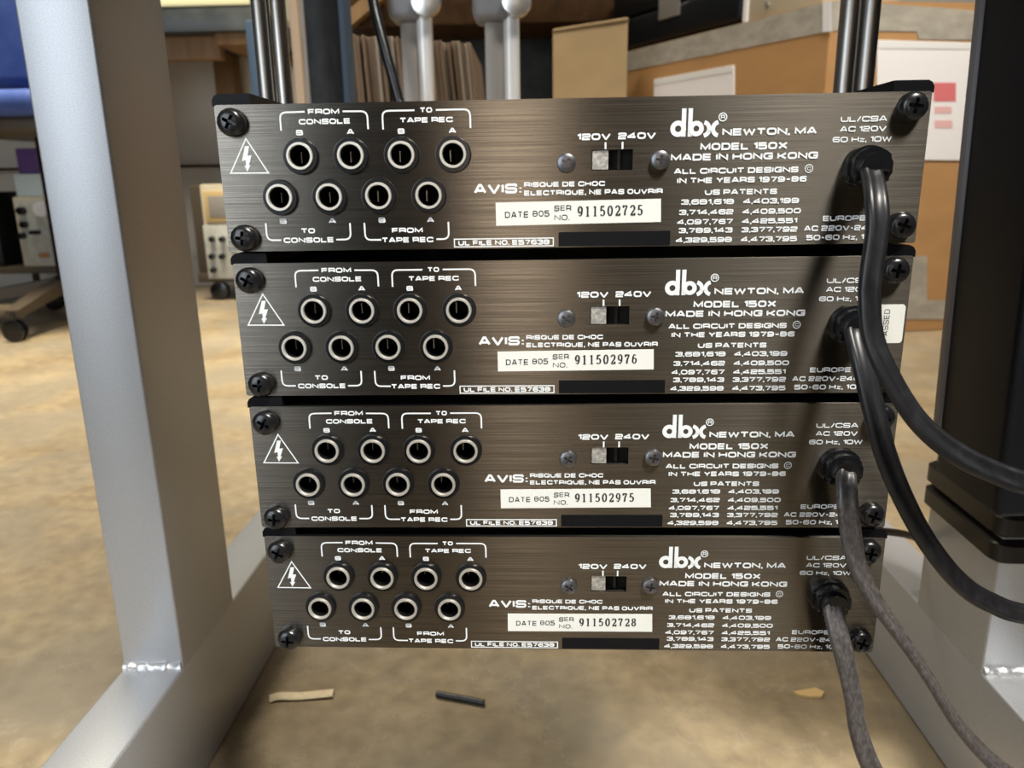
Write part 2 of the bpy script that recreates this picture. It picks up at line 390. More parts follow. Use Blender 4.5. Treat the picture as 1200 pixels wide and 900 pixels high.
def text(mb, s, x0, x1, zb, cap, y=-0.06, t=0.27, xf=IDENT, gap=0.11, rad=0.36, space=0.5):
    T = t * cap
    nat = sum((space if c == ' ' else G[c][0]) for c in s)
    fixed = sum(0 if c == ' ' else T for c in s) + gap * cap * (len(s) - 1)
    if x1 is None: k = cap
    else: k = max((x1 - x0 - fixed), 0.2 * cap) / max(nat, 0.01)
    x = x0
    for c in s:
        if c == ' ': x += space * k + gap * cap; continue
        wd, strokes = G[c]; wc = (wd - (t if wd > t else 0)) * k if False else wd * k
        for st in strokes:
            sc_ = [(x + T / 2 + p[0] * wc, zb + T / 2 + p[1] * (cap - T)) + tuple(p[2:]) if p != 'c' else 'c' for p in st]
            pts, cl = rounded(sc_, rad * cap)
            ribbon(mb, pts, cl, T / 2, T / 2, xf, y)
        x += wc + T + gap * cap
    return x
# condensed serif numerals for the stamped serial numbers (box 0..1, thick uprights, thin level strokes)
def ell(cx, cz, rx, rz, a0, a1, n=14): return [(cx + rx * math.cos(math.radians(a0 + (a1 - a0) * k / n)), cz + rz * math.sin(math.radians(a0 + (a1 - a0) * k / n))) for k in range(n + 1)]
SER = {
 '0': [(ell(.5, .5, .5, .5, 0, 360, 22), 1)],
 '1': [([(.5, 0), (.5, 1)], 1), ([(.1, 0), (.9, 0)], .9), ([(.15, .86), (.5, 1)], .9)],
 '2': [(ell(.5, .72, .48, .28, 170, -35, 14) + [(.1, .06)], 1), ([(.02, .04), (1, .04), (1, .22)], 1.6)],
 '3': [(ell(.46, .74, .42, .26, 150, -80, 12), 1), (ell(.46, .26, .48, .26, 90, -150, 12), 1)],
 '5': [([(.92, .97), (.18, .97), (.12, .5)], 1.5), (ell(.45, .3, .5, .3, 125, -150, 14), 1)],
 '6': [(ell(.5, .3, .46, .3, 0, 360, 18), 1), ([(.05, .3), (.12, .72), (.4, 1), (.85, .9)], 1)],
 '7': [([(.03, .75), (.03, .96), (.97, .96)], 1.6), ([(.97, .96), (.5, .45), (.42, 0)], 1)],
 '8': [(ell(.5, .75, .4, .25, 0, 360, 16), 1), (ell(.5, .26, .48, .26, 0, 360, 16), 1)],
 '9': [(ell(.5, .68, .46, .32, 0, 360, 18), 1), ([(.96, .68), (.88, .25), (.55, 0), (.12, .12)], 1)],
}
def serial(mb, s, x0, x1, zb, cap, y, xf=IDENT):
    n = len(s); pitch = (x1 - x0) / (n - 0.3)
    for i, c in enumerate(s):
        wd = pitch * 0.52
        for pts, k in SER[c]:
            ribbon(mb, [(x0 + i * pitch + p[0] * wd, zb + p[1] * cap) for p in pts], False, 0.092 * cap, 0.047 * cap * k, xf, y)

# ------------------------------------------------------------------ the room
b = MB(); b.face([(-3200, -2300, 0), (3200, -2300, 0), (3200, 2900, 0), (-3200, 2900, 0)]); struct(b.build('floor', 'floor'))
b = MB(); b.box(-3200, 3200, 2800, 2900, 0, 2800); struct(b.build('wall_back', 'wall'))
b = MB(); b.box(-3300, -3200, -2300, 2900, 0, 2800); struct(b.build('wall_left', 'front_wall'))
b = MB(); b.box(3200, 3300, -2300, 2900, 0, 2800); struct(b.build('wall_right', 'front_wall'))
b = MB(); b.box(-3200, 3200, -2400, -2300, 0, 2800); struct(b.build('wall_front', 'front_wall'))
b = MB(); b.box(-3200, 3200, -2300, 2900, 2800, 2900); struct(b.build('ceiling', 'ceiling'))
b = MB(); b.box(-3200, 3200, 2785, 2800, 0, 110); struct(b.build('baseboard_back', 'wall'))

# ------------------------------------------------------------------ the silver stand legs
def stand_leg(x0, x1, label):
    t = thing('stand_leg', ((x0 + x1) / 2, 208, 0), label, 'stand leg', 'silver stand legs')
    off = (-(x0 + x1) / 2, -208, 0)
    f = MB(); f.box(x0, x1, -330, 760, 2, 88, bev=1.8, seg=3); f.build('foot_bar', 'silver', t, True, off)
    for yy in (-300, 730):
        g = MB(); g.lathe([(13, 0), (14, 1), (14, 3)], ((x0 + x1) / 2, yy, 0), 'z', 20); g.build('foot_pad', 'black_plastic', t, True, off)
    p = MB(); p.box(x0, x1, 168, 249, 87, 1040, bev=1.3, seg=3); p.build('post', 'silver', t, True, off)
    wb = MB(); rnd = random.Random(3)
    pts = [(x0 + 1 + (x1 - x0 - 2) * k / 24, 168.5 + rnd.uniform(-.5, .5), 88.5 + rnd.uniform(-.5, .5)) for k in range(25)]
    wb.tube(pts, 3.8, 10, up=(0, 0, 1), taper=[1 + rnd.uniform(-.1, .1) for _ in pts]); wb.build('weld_bead', 'weld', t, True, off)
    return t
stand_leg(-271.5, -233, 'silver painted steel leg on a foot bar, left of the stacked units')
stand_leg(257, 295.5, 'silver painted steel leg behind a black box, right of the stacked units')

# ------------------------------------------------------------------ four identical audio units
BOT = 44.35                                            # panel height: unit origin = bottom centre of the panel
def z(v): return v + BOT
JACKS = [(-82.2, -15.4), (-66.45, -15.5), (-50.8, -15.6), (-34.9, -15.65), (-89.7, -27.7), (-74.05, -27.75), (-58.55, -27.65), (-42.9, -27.75)]
CORNER = [(-102.4, -5.2), (-102.0, -40.0), (102.0, -4.3), (102.4, -38.9)]
UP = (0, 0, BOT)
def outline_round(x0, x1, z0, z1, rad, n=5):
    out = []
    for cx, cz, a in ((x1 - rad, z1 - rad, 0), (x0 + rad, z1 - rad, 90), (x0 + rad, z0 + rad, 180), (x1 - rad, z0 + rad, 270)):
        for k in range(n + 1):
            t = math.radians(a + 90 * k / n); out.append((cx + rad * math.cos(t), cz + rad * math.sin(t)))
    return out
def unit_parts(t):
    # chassis: hollow black box with a stacking rail along each upper edge
    c = MB(); HW = 108.5
    c.box(-HW, -HW + 1.2, 1.5, 120, z(-44.3), z(-0.2)); c.box(HW - 1.2, HW, 1.5, 120, z(-44.3), z(-0.2))
    c.box(-HW + 1, HW - 1, 1.5, 120, z(-44.3), z(-43.1)); c.box(-HW + 1, HW - 1, 1.5, 120, z(-1.4), z(-0.2))
    c.box(-HW + 1, HW - 1, 118.8, 120, z(-43.5), z(-1))
    for sgn in (-1, 1):
        o = [(sgn * 96.6, z(-.4)), (sgn * HW, z(-.4)), (sgn * HW, z(1.4)), (sgn * (HW - .7), z(2.6)), (sgn * (HW - 1.8), z(3.2)), (sgn * 96.6, z(3.2))]
        c.prism(o if sgn > 0 else o[::-1], 0.2, 119)
    c.build('chassis', 'black_paint', t)
    # panel with real holes
    p = MB(); p.prism(outline_round(-107.95, 107.95, z(-44.35), z(0), .9), 0, 1.5)
    cs = []
    for jx, jz in JACKS:
        q = MB(); q.lathe([(4.6, -3), (4.6, 5)], (jx, 0, z(jz)), 'y', 24); cs.append(q)
    q = MB(); q.box(7.5, 20.05, -3, 5, z(-21.1), z(-15.0)); cs.append(q)
    link('rear_panel', cut(p, cs), 'panel', t, False, True)
    # corner screws: tall pan heads with a cross recess
    def screw(rad, hgt):
        s = MB(); s.lathe([(rad * .97, 0), (rad, -hgt * .45), (rad * .93, -hgt * .75), (rad * .72, -hgt * .93), (rad * .4, -hgt), (.02, -hgt * 1.02)], (0, 0, 0), 'y', 28)
        c1 = MB(); c1.box(-rad * .52, rad * .52, -hgt * 1.5, -hgt * .4, -rad * .12, rad * .12)
        c2 = MB(); c2.box(-rad * .12, rad * .12, -hgt * 1.5, -hgt * .4, -rad * .52, rad * .52)
        c3 = MB(); c3.prism([(-rad * .24, 0), (0, rad * .24), (rad * .24, 0), (0, -rad * .24)], -hgt * .4, -hgt * 1.5)
        return cut(s, [c1, c2, c3])
    big, small = screw(4.25, 3.9), screw(2.95, 1.9)
    for k, (sx, sz) in enumerate(CORNER):
        o = link('corner_screw', big, 'black_screw', t, True); o.location = Vector((sx, 0, z(sz))) * MM; o.rotation_euler = (0, [.5, .1, .15, .35][k], 0)
    for k, (sx, sz) in enumerate(((-.2, -18.75), (28.4, -18.4))):
        o = link('switch_screw', small, 'steel_screw', t, True); o.location = Vector((sx, 0, z(sz))) * MM; o.rotation_euler = (0, [.6, .2][k], 0)
    # phone jacks: black collar, nickel bushing, spring contact inside
    q = MB(); q.lathe([(5.5, 0), (5.5, -.9), (5.25, -1.3), (4.15, -1.3), (4.15, 1), (5.5, 1)], (0, 0, 0), 'y', 36, closed=True)
    e = MB(); e.lathe([(4.15, -1.0), (4.15, -1.9), (4.0, -2.15), (3.4, -2.15), (3.2, -1.9), (3.2, 14), (4.15, 14)], (0, 0, 0), 'y', 36, closed=True)
    ins = MB(); ins.lathe([(3.16, -1.2), (3.16, 13.5), (.5, 13.5), (.5, 14), (4, 14), (4, -1.2)], (0, 0, 0), 'y', 28, closed=True)
    ins.lathe([(3.1, 13), (3.1, 14)], (0, 0, 0), 'y', 20)
    con = MB(); con.box(-1.7, -1.3, 5.2, 12.5, -1.9, 1.5)
    def mesh_of(mb):
        for v in mb.bm.verts: v.co *= MM
        bmesh.ops.recalc_face_normals(mb.bm, faces=mb.bm.faces); me = bpy.data.meshes.new('m'); mb.bm.to_mesh(me); mb.bm.free(); return me
    mq, me_, mi, mc = mesh_of(q), mesh_of(e), mesh_of(ins), mesh_of(con)
    for jx, jz in JACKS:
        o = link('jack_socket', mq, 'black_plastic', t, True); o.location = Vector((jx, 0, z(jz))) * MM
        link('bushing', me_, 'nickel', o, True); link('socket_lining', mi, 'dark_hole', o, True); link('contact', mc, 'nickel', o)
    # voltage selector
    s = MB(); s.box(6.5, 21, 3.4, 8, z(-22), z(-14)); s.build('switch_body', 'dark_hole', t)
    sw = [o for o in t.children if o.name.startswith('switch_body')][0]
    s = MB(); s.box(7.7, 12.7, 0.5, 3.6, z(-20.9), z(-15.2), bev=.15); s.build('slider', 'slider_metal', sw)
    s = MB(); s.box(15.6, 16.5, 2.2, 3.6, z(-20.9), z(-15.2)); s.build('slider_rib', 'black_plastic', sw)
    # strain relief bushing of the cord
    gx, gz = 90.2, -21.6
    pts = []
    for k in range(40):
        a = 2 * PI * k / 40; x_, z_ = 6.9 * math.cos(a), 6.5 * math.sin(a)
        pts.append((gx + max(-6.3, min(6.3, x_)), z(gz) + max(-5.6, z_)))
    g = MB(); g.prism(pts, 0, -3.2, bev=.8)
    p2 = [(gx + (x_ - gx) * .9, z(gz) + (z_ - z(gz)) * .9) for x_, z_ in pts]
    g.prism(p2, -3, -6.6, bev=1.3)
    hood = []
    for k in range(25):
        a = PI * k / 24; hood.append((gx + 5.0 * math.cos(a), z(gz) - .9 + 5.2 * math.sin(a)))
    hood += [(gx - 4.6, z(gz) - 1.5), (gx + 4.6, z(gz) - 1.5)]
    g.prism(hood, -6.3, -8.8, bev=.9, taper=.9)
    g.build('strain_relief', 'black_plastic', t, True)
    # printing
    m = MB()
    X = lambda a, b_: (a, z(b_))
    def W(s_, x0, x1, zb, cap, **k): text(m, s_, x0, x1, zb, cap, xf=X, **k)
    def line(pts_, t_=.5, rad=1.9):
        q_, cl = rounded(pts_, rad); ribbon(m, q_, cl, t_ / 2, t_ / 2, X, -0.06)
    W('NEWTON, MA', 46.8, 75, -11.6, 2.1); W('MODEL 150X', 40.4, 66.6, -15.75, 2.15); W('MADE IN HONG KONG', 31.6, 75.9, -18.7, 2.05)
    W('ALL CIRCUIT DESIGNS', 32.7, 70.4, -22.6, 1.7); W('IN THE YEARS 1979~86', 33.8, 73.1, -25.4, 1.7)
    W('US PATENTS', 42.4, 64.4, -28.95, 1.65)
    for zb, l, le, rt, re in ((-31.77, '3,681,618', 35.3, '4,403,199', 71.3), (-34.87, '3,714,462', 34.8, '4,409,500', 72.1), (-37.8, '4,097,767', 34.3, '4,425,551', 71.2),
                              (-40.42, '3,789,143', 34.9, '3,377,792', 71.5), (-43.35, '4,329,598', 34.1, '4,473,795', 71.6)):
        W(l, le, 51.5, zb, 1.6, t=.255, gap=.1); W(rt, 54.3, re, zb, 1.6, t=.255, gap=.1)
    W('UL/CSA', 81.8, 95.5, -8.3, 1.6, t=.22); W('AC 120V', 81.85, 95.55, -11.12, 1.6, t=.22); W('60 Hz, 10W', 79.9, 97.45, -14.1, 1.6, t=.22)
    W('EUROPE', 79.0, 92.2, -37.35, 1.65, t=.24); W('AC 220V-240V', 73.5, 97.6, -40.3, 1.65, t=.24); W('50-60 Hz, 10W', 74.4, 97.3, -43.12, 1.65, t=.24)
    W('120V', 2.97, 13.25, -12.17, 1.95); W('240V', 15.5, 26.9, -12.1, 1.95)
    line([(11.7, -12.85), (11.7, -14.9)], .55); line([(16.86, -12.85), (16.86, -14.9)], .55)
    W('AVIS', -28.9, -15.4, -27.55, 3.0, t=.25); W(':', -14.75, None, -27.5, 2.6, t=.27)
    W('RISQUE DE CHOC', -13.25, 11.7, -25.75, 1.5); W('ELECTRIQUE, NE PAS OUVRIR', -13.27, 29.5, -28.3, 1.55)
    W('FROM', -79.0, -69.35, -3.25, 1.6); W('CONSOLE', -82.1, -66.1, -6.1, 1.6); W('B', -83.2, -81.0, -9.25, 1.6); W('A', -67.5, -65.2, -9.25, 1.6)
    W('TO', -44.7, -40.9, -3.35, 1.55); W('TAPE REC', -51.0, -34.7, -6.2, 1.55); W('B', -51.75, -49.6, -9.35, 1.6); W('A', -36.1, -33.8, -9.45, 1.6)
    W('TO', -84.2, -79.7, -38.9, 1.6); W('CONSOLE', -90.05, -73.85, -41.8, 1.65); W('B', -90.75, -88.5, -35.8, 1.6); W('A', -75.15, -72.75, -35.9, 1.6)
    W('FROM', -55.2, -45.4, -39.15, 1.6); W('TAPE REC', -58.6, -42.15, -42.15, 1.65); W('B', -59.25, -57.05, -35.9, 1.6); W('A', -43.9, -41.65, -36.05, 1.6)
    line([(-87.75, -7.8), (-87.75, -2.5, r), (-80, -2.4)]); line([(-68.3, -2.5), (-60.8, -2.6, r), (-60.8, -7.8)])
    line([(-56.2, -8), (-56.2, -2.6, r), (-46.3, -2.6)]); line([(-39.8, -2.6), (-29.4, -2.6, r), (-29.4, -8)])
    line([(-95.3, -35.6), (-95.3, -40.9, r), (-90.8, -40.9)]); line([(-73.1, -40.95), (-68.4, -40.95, r), (-68.4, -35.9)])
    line([(-63.8, -35.9), (-63.8, -41.2, r), (-58.7, -41.2)]); line([(-41.2, -41.25), (-37.2, -41.25, r), (-37.2, -35.95)])
    line([(-35.5, -41.35), (-4.25, -41.35), (-4.25, -43.75), (-35.5, -43.75), 'c'], .35)
    W('UL FILE NO. E57638', -34.3, -5.4, -43.35, 1.6, t=.26, gap=.1)
    line([(-98.95, -9.9), (-104.8, -20.1), (-92.9, -20.2), 'c'], .5)
    for q_, yy in ((((-99.5, -12.1), (-98.2, -12.1), (-99.3, -16.2), (-100.9, -16.5)), -.06), (((-99.7, -15.0), (-97.7, -14.9), (-98.9, -18), (-99.7, -18)), -.1), (((-98.25, -17.8), (-100.2, -17.9), (-99.5, -19.7)), -.14)):
        m.face([(a, yy, z(b_)) for a, b_ in q_])
    # maker's mark: d and b with upright stems back to back, and a curved x
    ribbon(m, circ(33.5, -9.35, 1.65, 28), True, .7, .7, X, -.06); ribbon(m, circ(38.95, -9.4, 1.55, 28), True, .68, .68, X, -.061)
    for a, b_ in ((34.5, 35.8), (36.45, 37.75)): m.face([(a, -.062, z(-3.55)), (b_, -.062, z(-3.55)), (b_, -.062, z(-11.65)), (a, -.062, z(-11.65))])
    ribbon(m, ell(40.9, -9.55, 1.95, 1.95, 78, -78, 14), False, .62, .62, X, -.06); ribbon(m, ell(45.9, -9.55, 1.95, 1.95, 102, 258, 14), False, .62, .62, X, -.06)
    m.face([(a, -.2, z(b_)) for a, b_ in ((42.6, -9.0), (44.2, -9.0), (44.2, -10.1), (42.6, -10.1))])
    ribbon(m, circ(46.75, -6.2, 1.15, 20), True, .15, .15, X, -.06); W('R', 46.15, 47.4, -6.85, 1.3, t=.2)
    ribbon(m, circ(73.55, -21.55, 1.15, 20), True, .12, .12, X, -.06); W('C', 73.0, 74.1, -22.05, 1.0, t=.15)
    bmesh.ops.triangulate(m.bm, faces=[f for f in m.bm.faces if len(f.verts) > 4])
    m.build('printed_lettering', 'ink', t)
    s = MB(); s.box(-2.6, 32.3, -.09, 0, z(-44.0), z(-39.6)); st = s.build('cover_strip', 'tape_black', t)
    st['label'] = 'black cover strip along the lower edge'
def copy_children(src, dst):
    for ch in list(src.children):
        c = ch.copy(); C.objects.link(c); c.parent = dst
        copy_children(ch, c)
UNITS = [  # dx, z of top, dy, tilt, yaw, serial, label, label quad (TL, TR, BR, BL)
 (0, 0, 0, 0, 0, '911502725', 'topmost of four stacked bronze rear panelled audio units, serial ending 725',
  ((-22.2, -30.28), (29.03, -29.83), (29.27, -36.87), (-22.16, -37.34))),
 (.14, -48.27, .446, -.0036, -.0041, '911502976', 'second audio unit from the top, with a small white sticker beside its cord',
  ((-22.73, -29.66), (28.23, -29.24), (28.44, -36.04), (-22.72, -36.37))),
 (.89, -96.21, .126, -.0014, -.0012, '911502975', 'third audio unit from the top of the stack, serial ending 975',
  ((-23.43, -30.13), (27.9, -29.83), (28.19, -36.75), (-23.42, -37.1))),
 (1.27, -143.93, -.294, .0048, -.0064, '911502728', 'bottom audio unit of the stack of four, hanging above the concrete floor',
  ((-22.12, -30.04), (29.41, -29.82), (29.63, -36.88), (-22.15, -37.07)))]
CORDS = [  # pixel x, y, depth Y, twist
 ('cord', [(1019, 199, -6, 0), (1023, 209, -10, 0), (1027, 235, -16, 0), (1028, 270, -19, 0.05), (1021, 320, -21, .1), (1019, 350, -22, .15), (1023, 395, -24, .3), (1042, 440, -27, .45), (1075, 492, -30, .5), (1115, 527, -32, .4), (1165, 553, -33, .3), (1230, 572, -30, .2), (1400, 600, 0, .1)]),
 ('cord', [(1000, 384, -6, 0), (1003, 395, -9, 0), (1012, 430, -14, 0), (1024, 480, -18, 0), (1037, 530, -20, .1), (1057, 580, -21, .3), (1085, 632, -20, .5), (1122, 679, -18, .5), (1160, 705, -15, .4), (1220, 722, -10, .2), (1400, 740, 20, .1)]),
 ('cord_dusty', [(990.5, 549, -6, 0), (991.5, 560, -9, 0), (993, 590, -13, 0), (997, 625, -14, 0), (1006, 665, -15, .5), (1030, 710, -17, 1.0), (1062, 755, -19, 1.2), (1090, 797, -20, 1.25), (1118, 842, -20, 1.2), (1150, 880, -20, 1.1), (1185, 910, -19, 1.0), (1260, 960, -10, .8)]),
 ('cord_dusty', [(974, 703, -6, 0), (976, 714, -9, 0), (983, 745, -13, .1), (993, 785, -15, .3), (1000, 820, -16, .4), (1004, 850, -17, .4), (1013, 880, -18, .2), (1024, 905, -18, .1), (1050, 960, -16, 0)])]
TAILS = [[(440, 0, 150), (520, 5, 12), (560, 5, 2.2), (760, 30, 2.2)], [(440, 25, 90), (500, 30, 10), (540, 30, 2.2), (720, 60, 2.2)],
         [(212, -20, 60), (222, -40, 8), (224, -60, 2.2), (215, -200, 2.2)], [(100, -18, 60), (104, -30, 8), (106, -50, 2.2), (120, -190, 2.2)]]
proto = None
prof8 = []
for k in range(26):
    a = 2 * PI * k / 26; cx = 0
    t_ = (k - 6.5) / 26
for side in (1, -1):
    for k in range(13):
        a = math.radians(-128 + 256 * k / 12) + (0 if side > 0 else PI)
        prof8.append((side * 1.80 + 1.62 * math.cos(a), 1.62 * math.sin(a)))
for i, (dx, dz, dy, tx, yw, num, lab, quad) in enumerate(UNITS):
    base = Vector((dx, dy - tx * BOT, H + dz - BOT))
    t = bases[i] if i else thing('audio_unit', base, lab, 'audio unit', 'stacked audio units', (-tx, 0, yw))
    if proto is None:
        unit_parts(t); proto = t
        bases = [t]
        for (dx2, dz2, dy2, tx2, yw2, num2, lab2, quad2) in UNITS[1:]:
            u = thing('audio_unit', (dx2, dy2 - tx2 * BOT, H + dz2 - BOT), lab2, 'audio unit', 'stacked audio units', (-tx2, 0, yw2))
            copy_children(proto, u); bases.append(u)
    # serial label
    cx = sum(q[0] for q in quad) / 4 - 3.44; cz = sum(q[1] for q in quad) / 4 + 33.58
    sl = (quad[1][1] - quad[0][1]) / 51.3
    s = MB(); s.prism([(a, z(b_)) for a, b_ in quad], 0, -.08); lb = s.build('serial_label', 'paper', t)
    XF = lambda a, b_: (a + cx, z(b_ + cz + sl * (a - 3.4)))
    m = MB(); kw = dict(y=-.11, t=.15, rad=.55, gap=.2, xf=XF)
    text(m, 'DATE', -19.4, -12.0, -34.75, 1.85, **kw); text(m, '805', -10.7, -5.5, -34.6, 1.85, **kw)
    text(m, 'SER', -3.95, 1.3, -32.98, 1.65, **kw); text(m, 'NO.', -3.95, .75, -35.85, 1.65, **kw)
    serial(m, num, 3.5, 23.7, -34.8, 2.95, -.11, XF)
    m.build('printed_number', 'black_ink', lb)
    if i == 1:
        s = MB(); s.prism(outline_round(97.2, 107.3, z(-27.8), z(-15.3), 1.1), 0, -.08); q = s.build('inspection_sticker', 'paper', t)
        q['label'] = 'white rounded sticker reading PASSED'
        m = MB()
        text(m, 'PASSED', 0, 10.2, 0, 1.75, y=-.11, t=.12, rad=.5, gap=.2, xf=lambda a, b_: (102.5 - b_, z(-27.0 + a)))
        text(m, 'Q.C.', 0, 6.0, 0, 1.75, y=-.11, t=.12, rad=.5, gap=.25, xf=lambda a, b_: (99.4 - b_, z(-25.0 + a)))
        m.build('printed_word', 'black_ink', q)
    mt, path = CORDS[i]
    P4 = [Vector((*(at(px, py, Y) - base), tw)) for px, py, Y, tw in path]
    P4 = catmull(P4 + [Vector((*(Vector(q) - base), 0)) for q in TAILS[i]], 10)      # and on down to the floor, out of the frame
    m = MB(); m.tube([v.to_3d() for v in P4], 0, prof=prof8, twist=[v.w for v in P4]); m.build('power_cord', mt, t, True)

# ------------------------------------------------------------------ rack that carries the units from above
t = thing('hanging_rack', (0, 150, 180), 'pairs of dull chrome rods rising behind both ends of the stacked units', 'rack')
off = (0, -150, -180)
for x_, rd in ((-140.8, 4.2), (-132.2, 3.7), (137.2, 4.6), (146.6, 4.4)):
    b = MB(); b.lathe([(rd, 182), (rd, 500.5)], (x_, 150, 0), 'z', 24); b.build('rod', 'chrome', t, True, off)
for k in range(4):
    zz = H - 20 - 48 * k
    b = MB(); b.box(-146, 152, 122, 126, zz - 9, zz + 9)
    b.box(-146, -127, 124, 151, zz - 4, zz + 4); b.box(132, 152, 124, 151, zz - 4, zz + 4); b.build('mounting_bar', 'black_paint', t, False, off)
b = MB(); b.box(-232.5, 256.5, -20, 300, 500, 620, bev=4); b.build('shading_deck', 'silver', t, True, off)  # unseen deck the rods hang from, sized to shade legs and floor

# ------------------------------------------------------------------ black box and strap on the right post
b = MB()
tilt = Matrix.Translation((230, 0, 222)) @ Matrix.Rotation(-math.radians(1.6), 4, 'Y') @ Matrix.Translation((-230, 0, -222))
t = thing('equipment_box', (270, 136, 218), 'tall black plastic box fixed to the front of the right silver leg', 'box')
off = (-270, -136, -218)
b.box(211, 340, 104, 164, 219, 490, bev=4, seg=4, mtx=tilt); b.build('body', 'case_blue_black', t, True, off)
b = MB(); b.box(209.3, 330, 161.5, 167.6, 233, 486, bev=1, mtx=tilt); b.build('back_plate', 'grey_plastic', t, True, off)
# strap: two-ridged loop round the post
t = thing('strap', (276, 208, 178), 'black double ridged strap looped round the right silver leg below the box', 'strap')
off = (-276, -208, -178)
def loop(o, rad=10, n=6):
    out = []
    for cx, cy, a in ((295.5 + o - rad, 249 + o - rad, 0), (257 - o + rad, 249 + o - rad, 90), (257 - o + rad, 168 - o + rad, 180), (295.5 + o - rad, 168 - o + rad, 270)):
        for k in range(n + 1):
            q = math.radians(a + 90 * k / n); out.append((cx + rad * math.cos(q), cy + rad * math.sin(q)))
    return out
def zs(y): return 178 + (y - 208) * 0.02
for zc, hh in ((8.2, 7.6), (-8.2, 7.6)):
    b = MB(); outer, inner = loop(5.5), loop(0.5, 2)
    n = len(outer)
    rows = []
    for pts, dz in ((inner, hh), (outer, hh - 2.5), (outer, -hh + 2.5), (inner, -hh)):
        rows.append([b.bm.verts.new((p[0], p[1], zs(p[1]) + zc + dz)) for p in pts])
    for q in range(4):
        A, B = rows[q], rows[(q + 1) % 4]
        for k in range(n): b.bm.faces.new((A[k], A[(k + 1) % n], B[(k + 1) % n], B[k]))
    b.build('band', 'strap', t, True, off)
b = MB(); P = catmull([at(985, 616, 215), at(1030, 622, 235), at(1060, 626, 250), at(1082, 634, 262), at(1100, 646, 268)], 8)
b.tube(P, 2.6, 10); tag(b.build('loose_cable', 'dark_brown', None, True), 'thin dark cable curving from behind the stack towards the right silver leg', 'cable')

# ------------------------------------------------------------------ scraps on the floor
b = MB()
c0 = at(318, 818, 256); c0.z = 1.2
pts = catmull([(-216.5, 254, .8), (-209, 256.5, 1.4), (-195, 257, 1.0), (-180, 259, 1.3), (-169, 260.5, 1.6)], 6)
b.tube(pts, 0, prof=[(4.6, .5), (3.6, 1.0), (-3.6, 1.0), (-4.6, .4), (-4.4, -.6), (4.4, -.6)], up=(0, 0, 1)); tag(b.build('paper_scrap', 'scrap_tan', None, True), 'cream strip of paper lying on the floor left of the black tube', 'paper scrap')
b = MB(); b.tube([(-89, 259.5, 2.4), (-70, 254.5, 2.4), (-52, 249.5, 2.4)], 2.4, 14); o = b.build('tube_offcut', 'cord', None, True); tag(o, 'short black tube offcut lying on the floor under the units', 'tube')
b = MB(); b.prism([(182, 266), (186, 262), (193, 260), (202, 260.5), (206, 266), (201, 271), (191, 268)], .1, 2.2, 'z', bev=.4); tag(b.build('wood_chip', 'chip'), 'small orange wood chip on the floor at the right', 'wood chip')

# ------------------------------------------------------------------ big cardboard carton with grey tape
zt = 768.0
def on_z(px, py, zv):
    d = RC.transposed() @ Vector(((px - 600) / 900, (py - 450) / 900, 1)); return CAM + d * ((zv - CAM.z) / d.z)
def plane_at(px, py, A, B):
    """pixel -> point on the vertical plane through ground points A, B"""
    d = RC.transposed() @ Vector(((px - 600) / 900, (py - 450) / 900, 1)); n = Vector((-(B.y - A.y), B.x - A.x, 0))
    return CAM + d * (n.dot(A - CAM) / n.dot(d))
K = at(975, 0, 1640); zt = K.z
Lf = on_z(727, 62, zt); A = Vector((K.x, K.y, 0)); Bl = Vector((Lf.x, Lf.y, 0))
dirA = (A - Bl).normalized(); nA = Vector((dirA.y, -dirA.x, 0))
Br = A + Vector((620, 110, 0)); dirB = (Br - A).normalized(); nB = Vector((dirB.y, -dirB.x, 0))
back = Bl + (Br - A)
t = thing('cardboard_carton', (A + back) / 2, 'large brown cardboard carton with grey tape and white pouches, right background', 'carton')
off = -((A + back) / 2)
b = MB(); q = [(p.x, p.y) for p in (A, Br, back, Bl)]
b.prism(q, 2, zt - 1, 'z'); b.build('carton_body', 'cardboard', t, False, off)
def patch(name, m, quad, A_, B_, n_, d=1.5, parent=t, o_=None):
    """thin sheet stuck on a carton side, corners given as pixels"""
    P_ = [plane_at(px, py, A_, B_) for px, py in quad]
    b = MB(); vs = [b.bm.verts.new(p + n_ * .3) for p in P_] + [b.bm.verts.new(p + n_ * d) for p in P_]
    k = len(P_)
    b.bm.faces.new(vs[:k]); b.bm.faces.new(vs[k:])
    for i in range(k): b.bm.faces.new((vs[i], vs[(i + 1) % k], vs[k + (i + 1) % k], vs[k + i]))
    return b.build(name, m, parent, False, off if o_ is None else o_)
patch('grey_tape', 'grey_tape', [(727, 63), (975, 1), (975, 36), (727, 85)], A, Bl, nA)
patch('grey_tape', 'grey_tape', [(975, 1), (1024, 4), (1100, 9), (1180, 16), (1180, 48), (1076, 46), (1074, 37), (975, 36)], A, Br, nB)
patch('grey_tape', 'grey_tape', [(1060, 300), (1086, 300), (1086, 352), (1180, 352), (1180, 374), (1060, 374)], A, Br, nB)
pa = patch('document_pouch', 'pouch', [(767, 93), (861, 76), (861, 190), (767, 206)], A, Bl, nA, 3)
patch('pouch_flap', 'clear_tape', [(768, 93.5), (860, 77), (860, 84), (768, 100)], A, Bl, nA, 4, pa)
pb = patch('document_pouch', 'pouch', [(1027, 47), (1160, 51), (1160, 188), (1027, 187)], A, Br, nB, 3)
patch('pouch_flap', 'clear_tape', [(1028, 48), (1159, 52), (1159, 58), (1028, 57)], A, Br, nB, 4, pb)
patch('red_stamp', 'red_print', [(1093, 97), (1119, 97), (1119, 119), (1093, 119)], A, Br, nB, 3.6, pb)
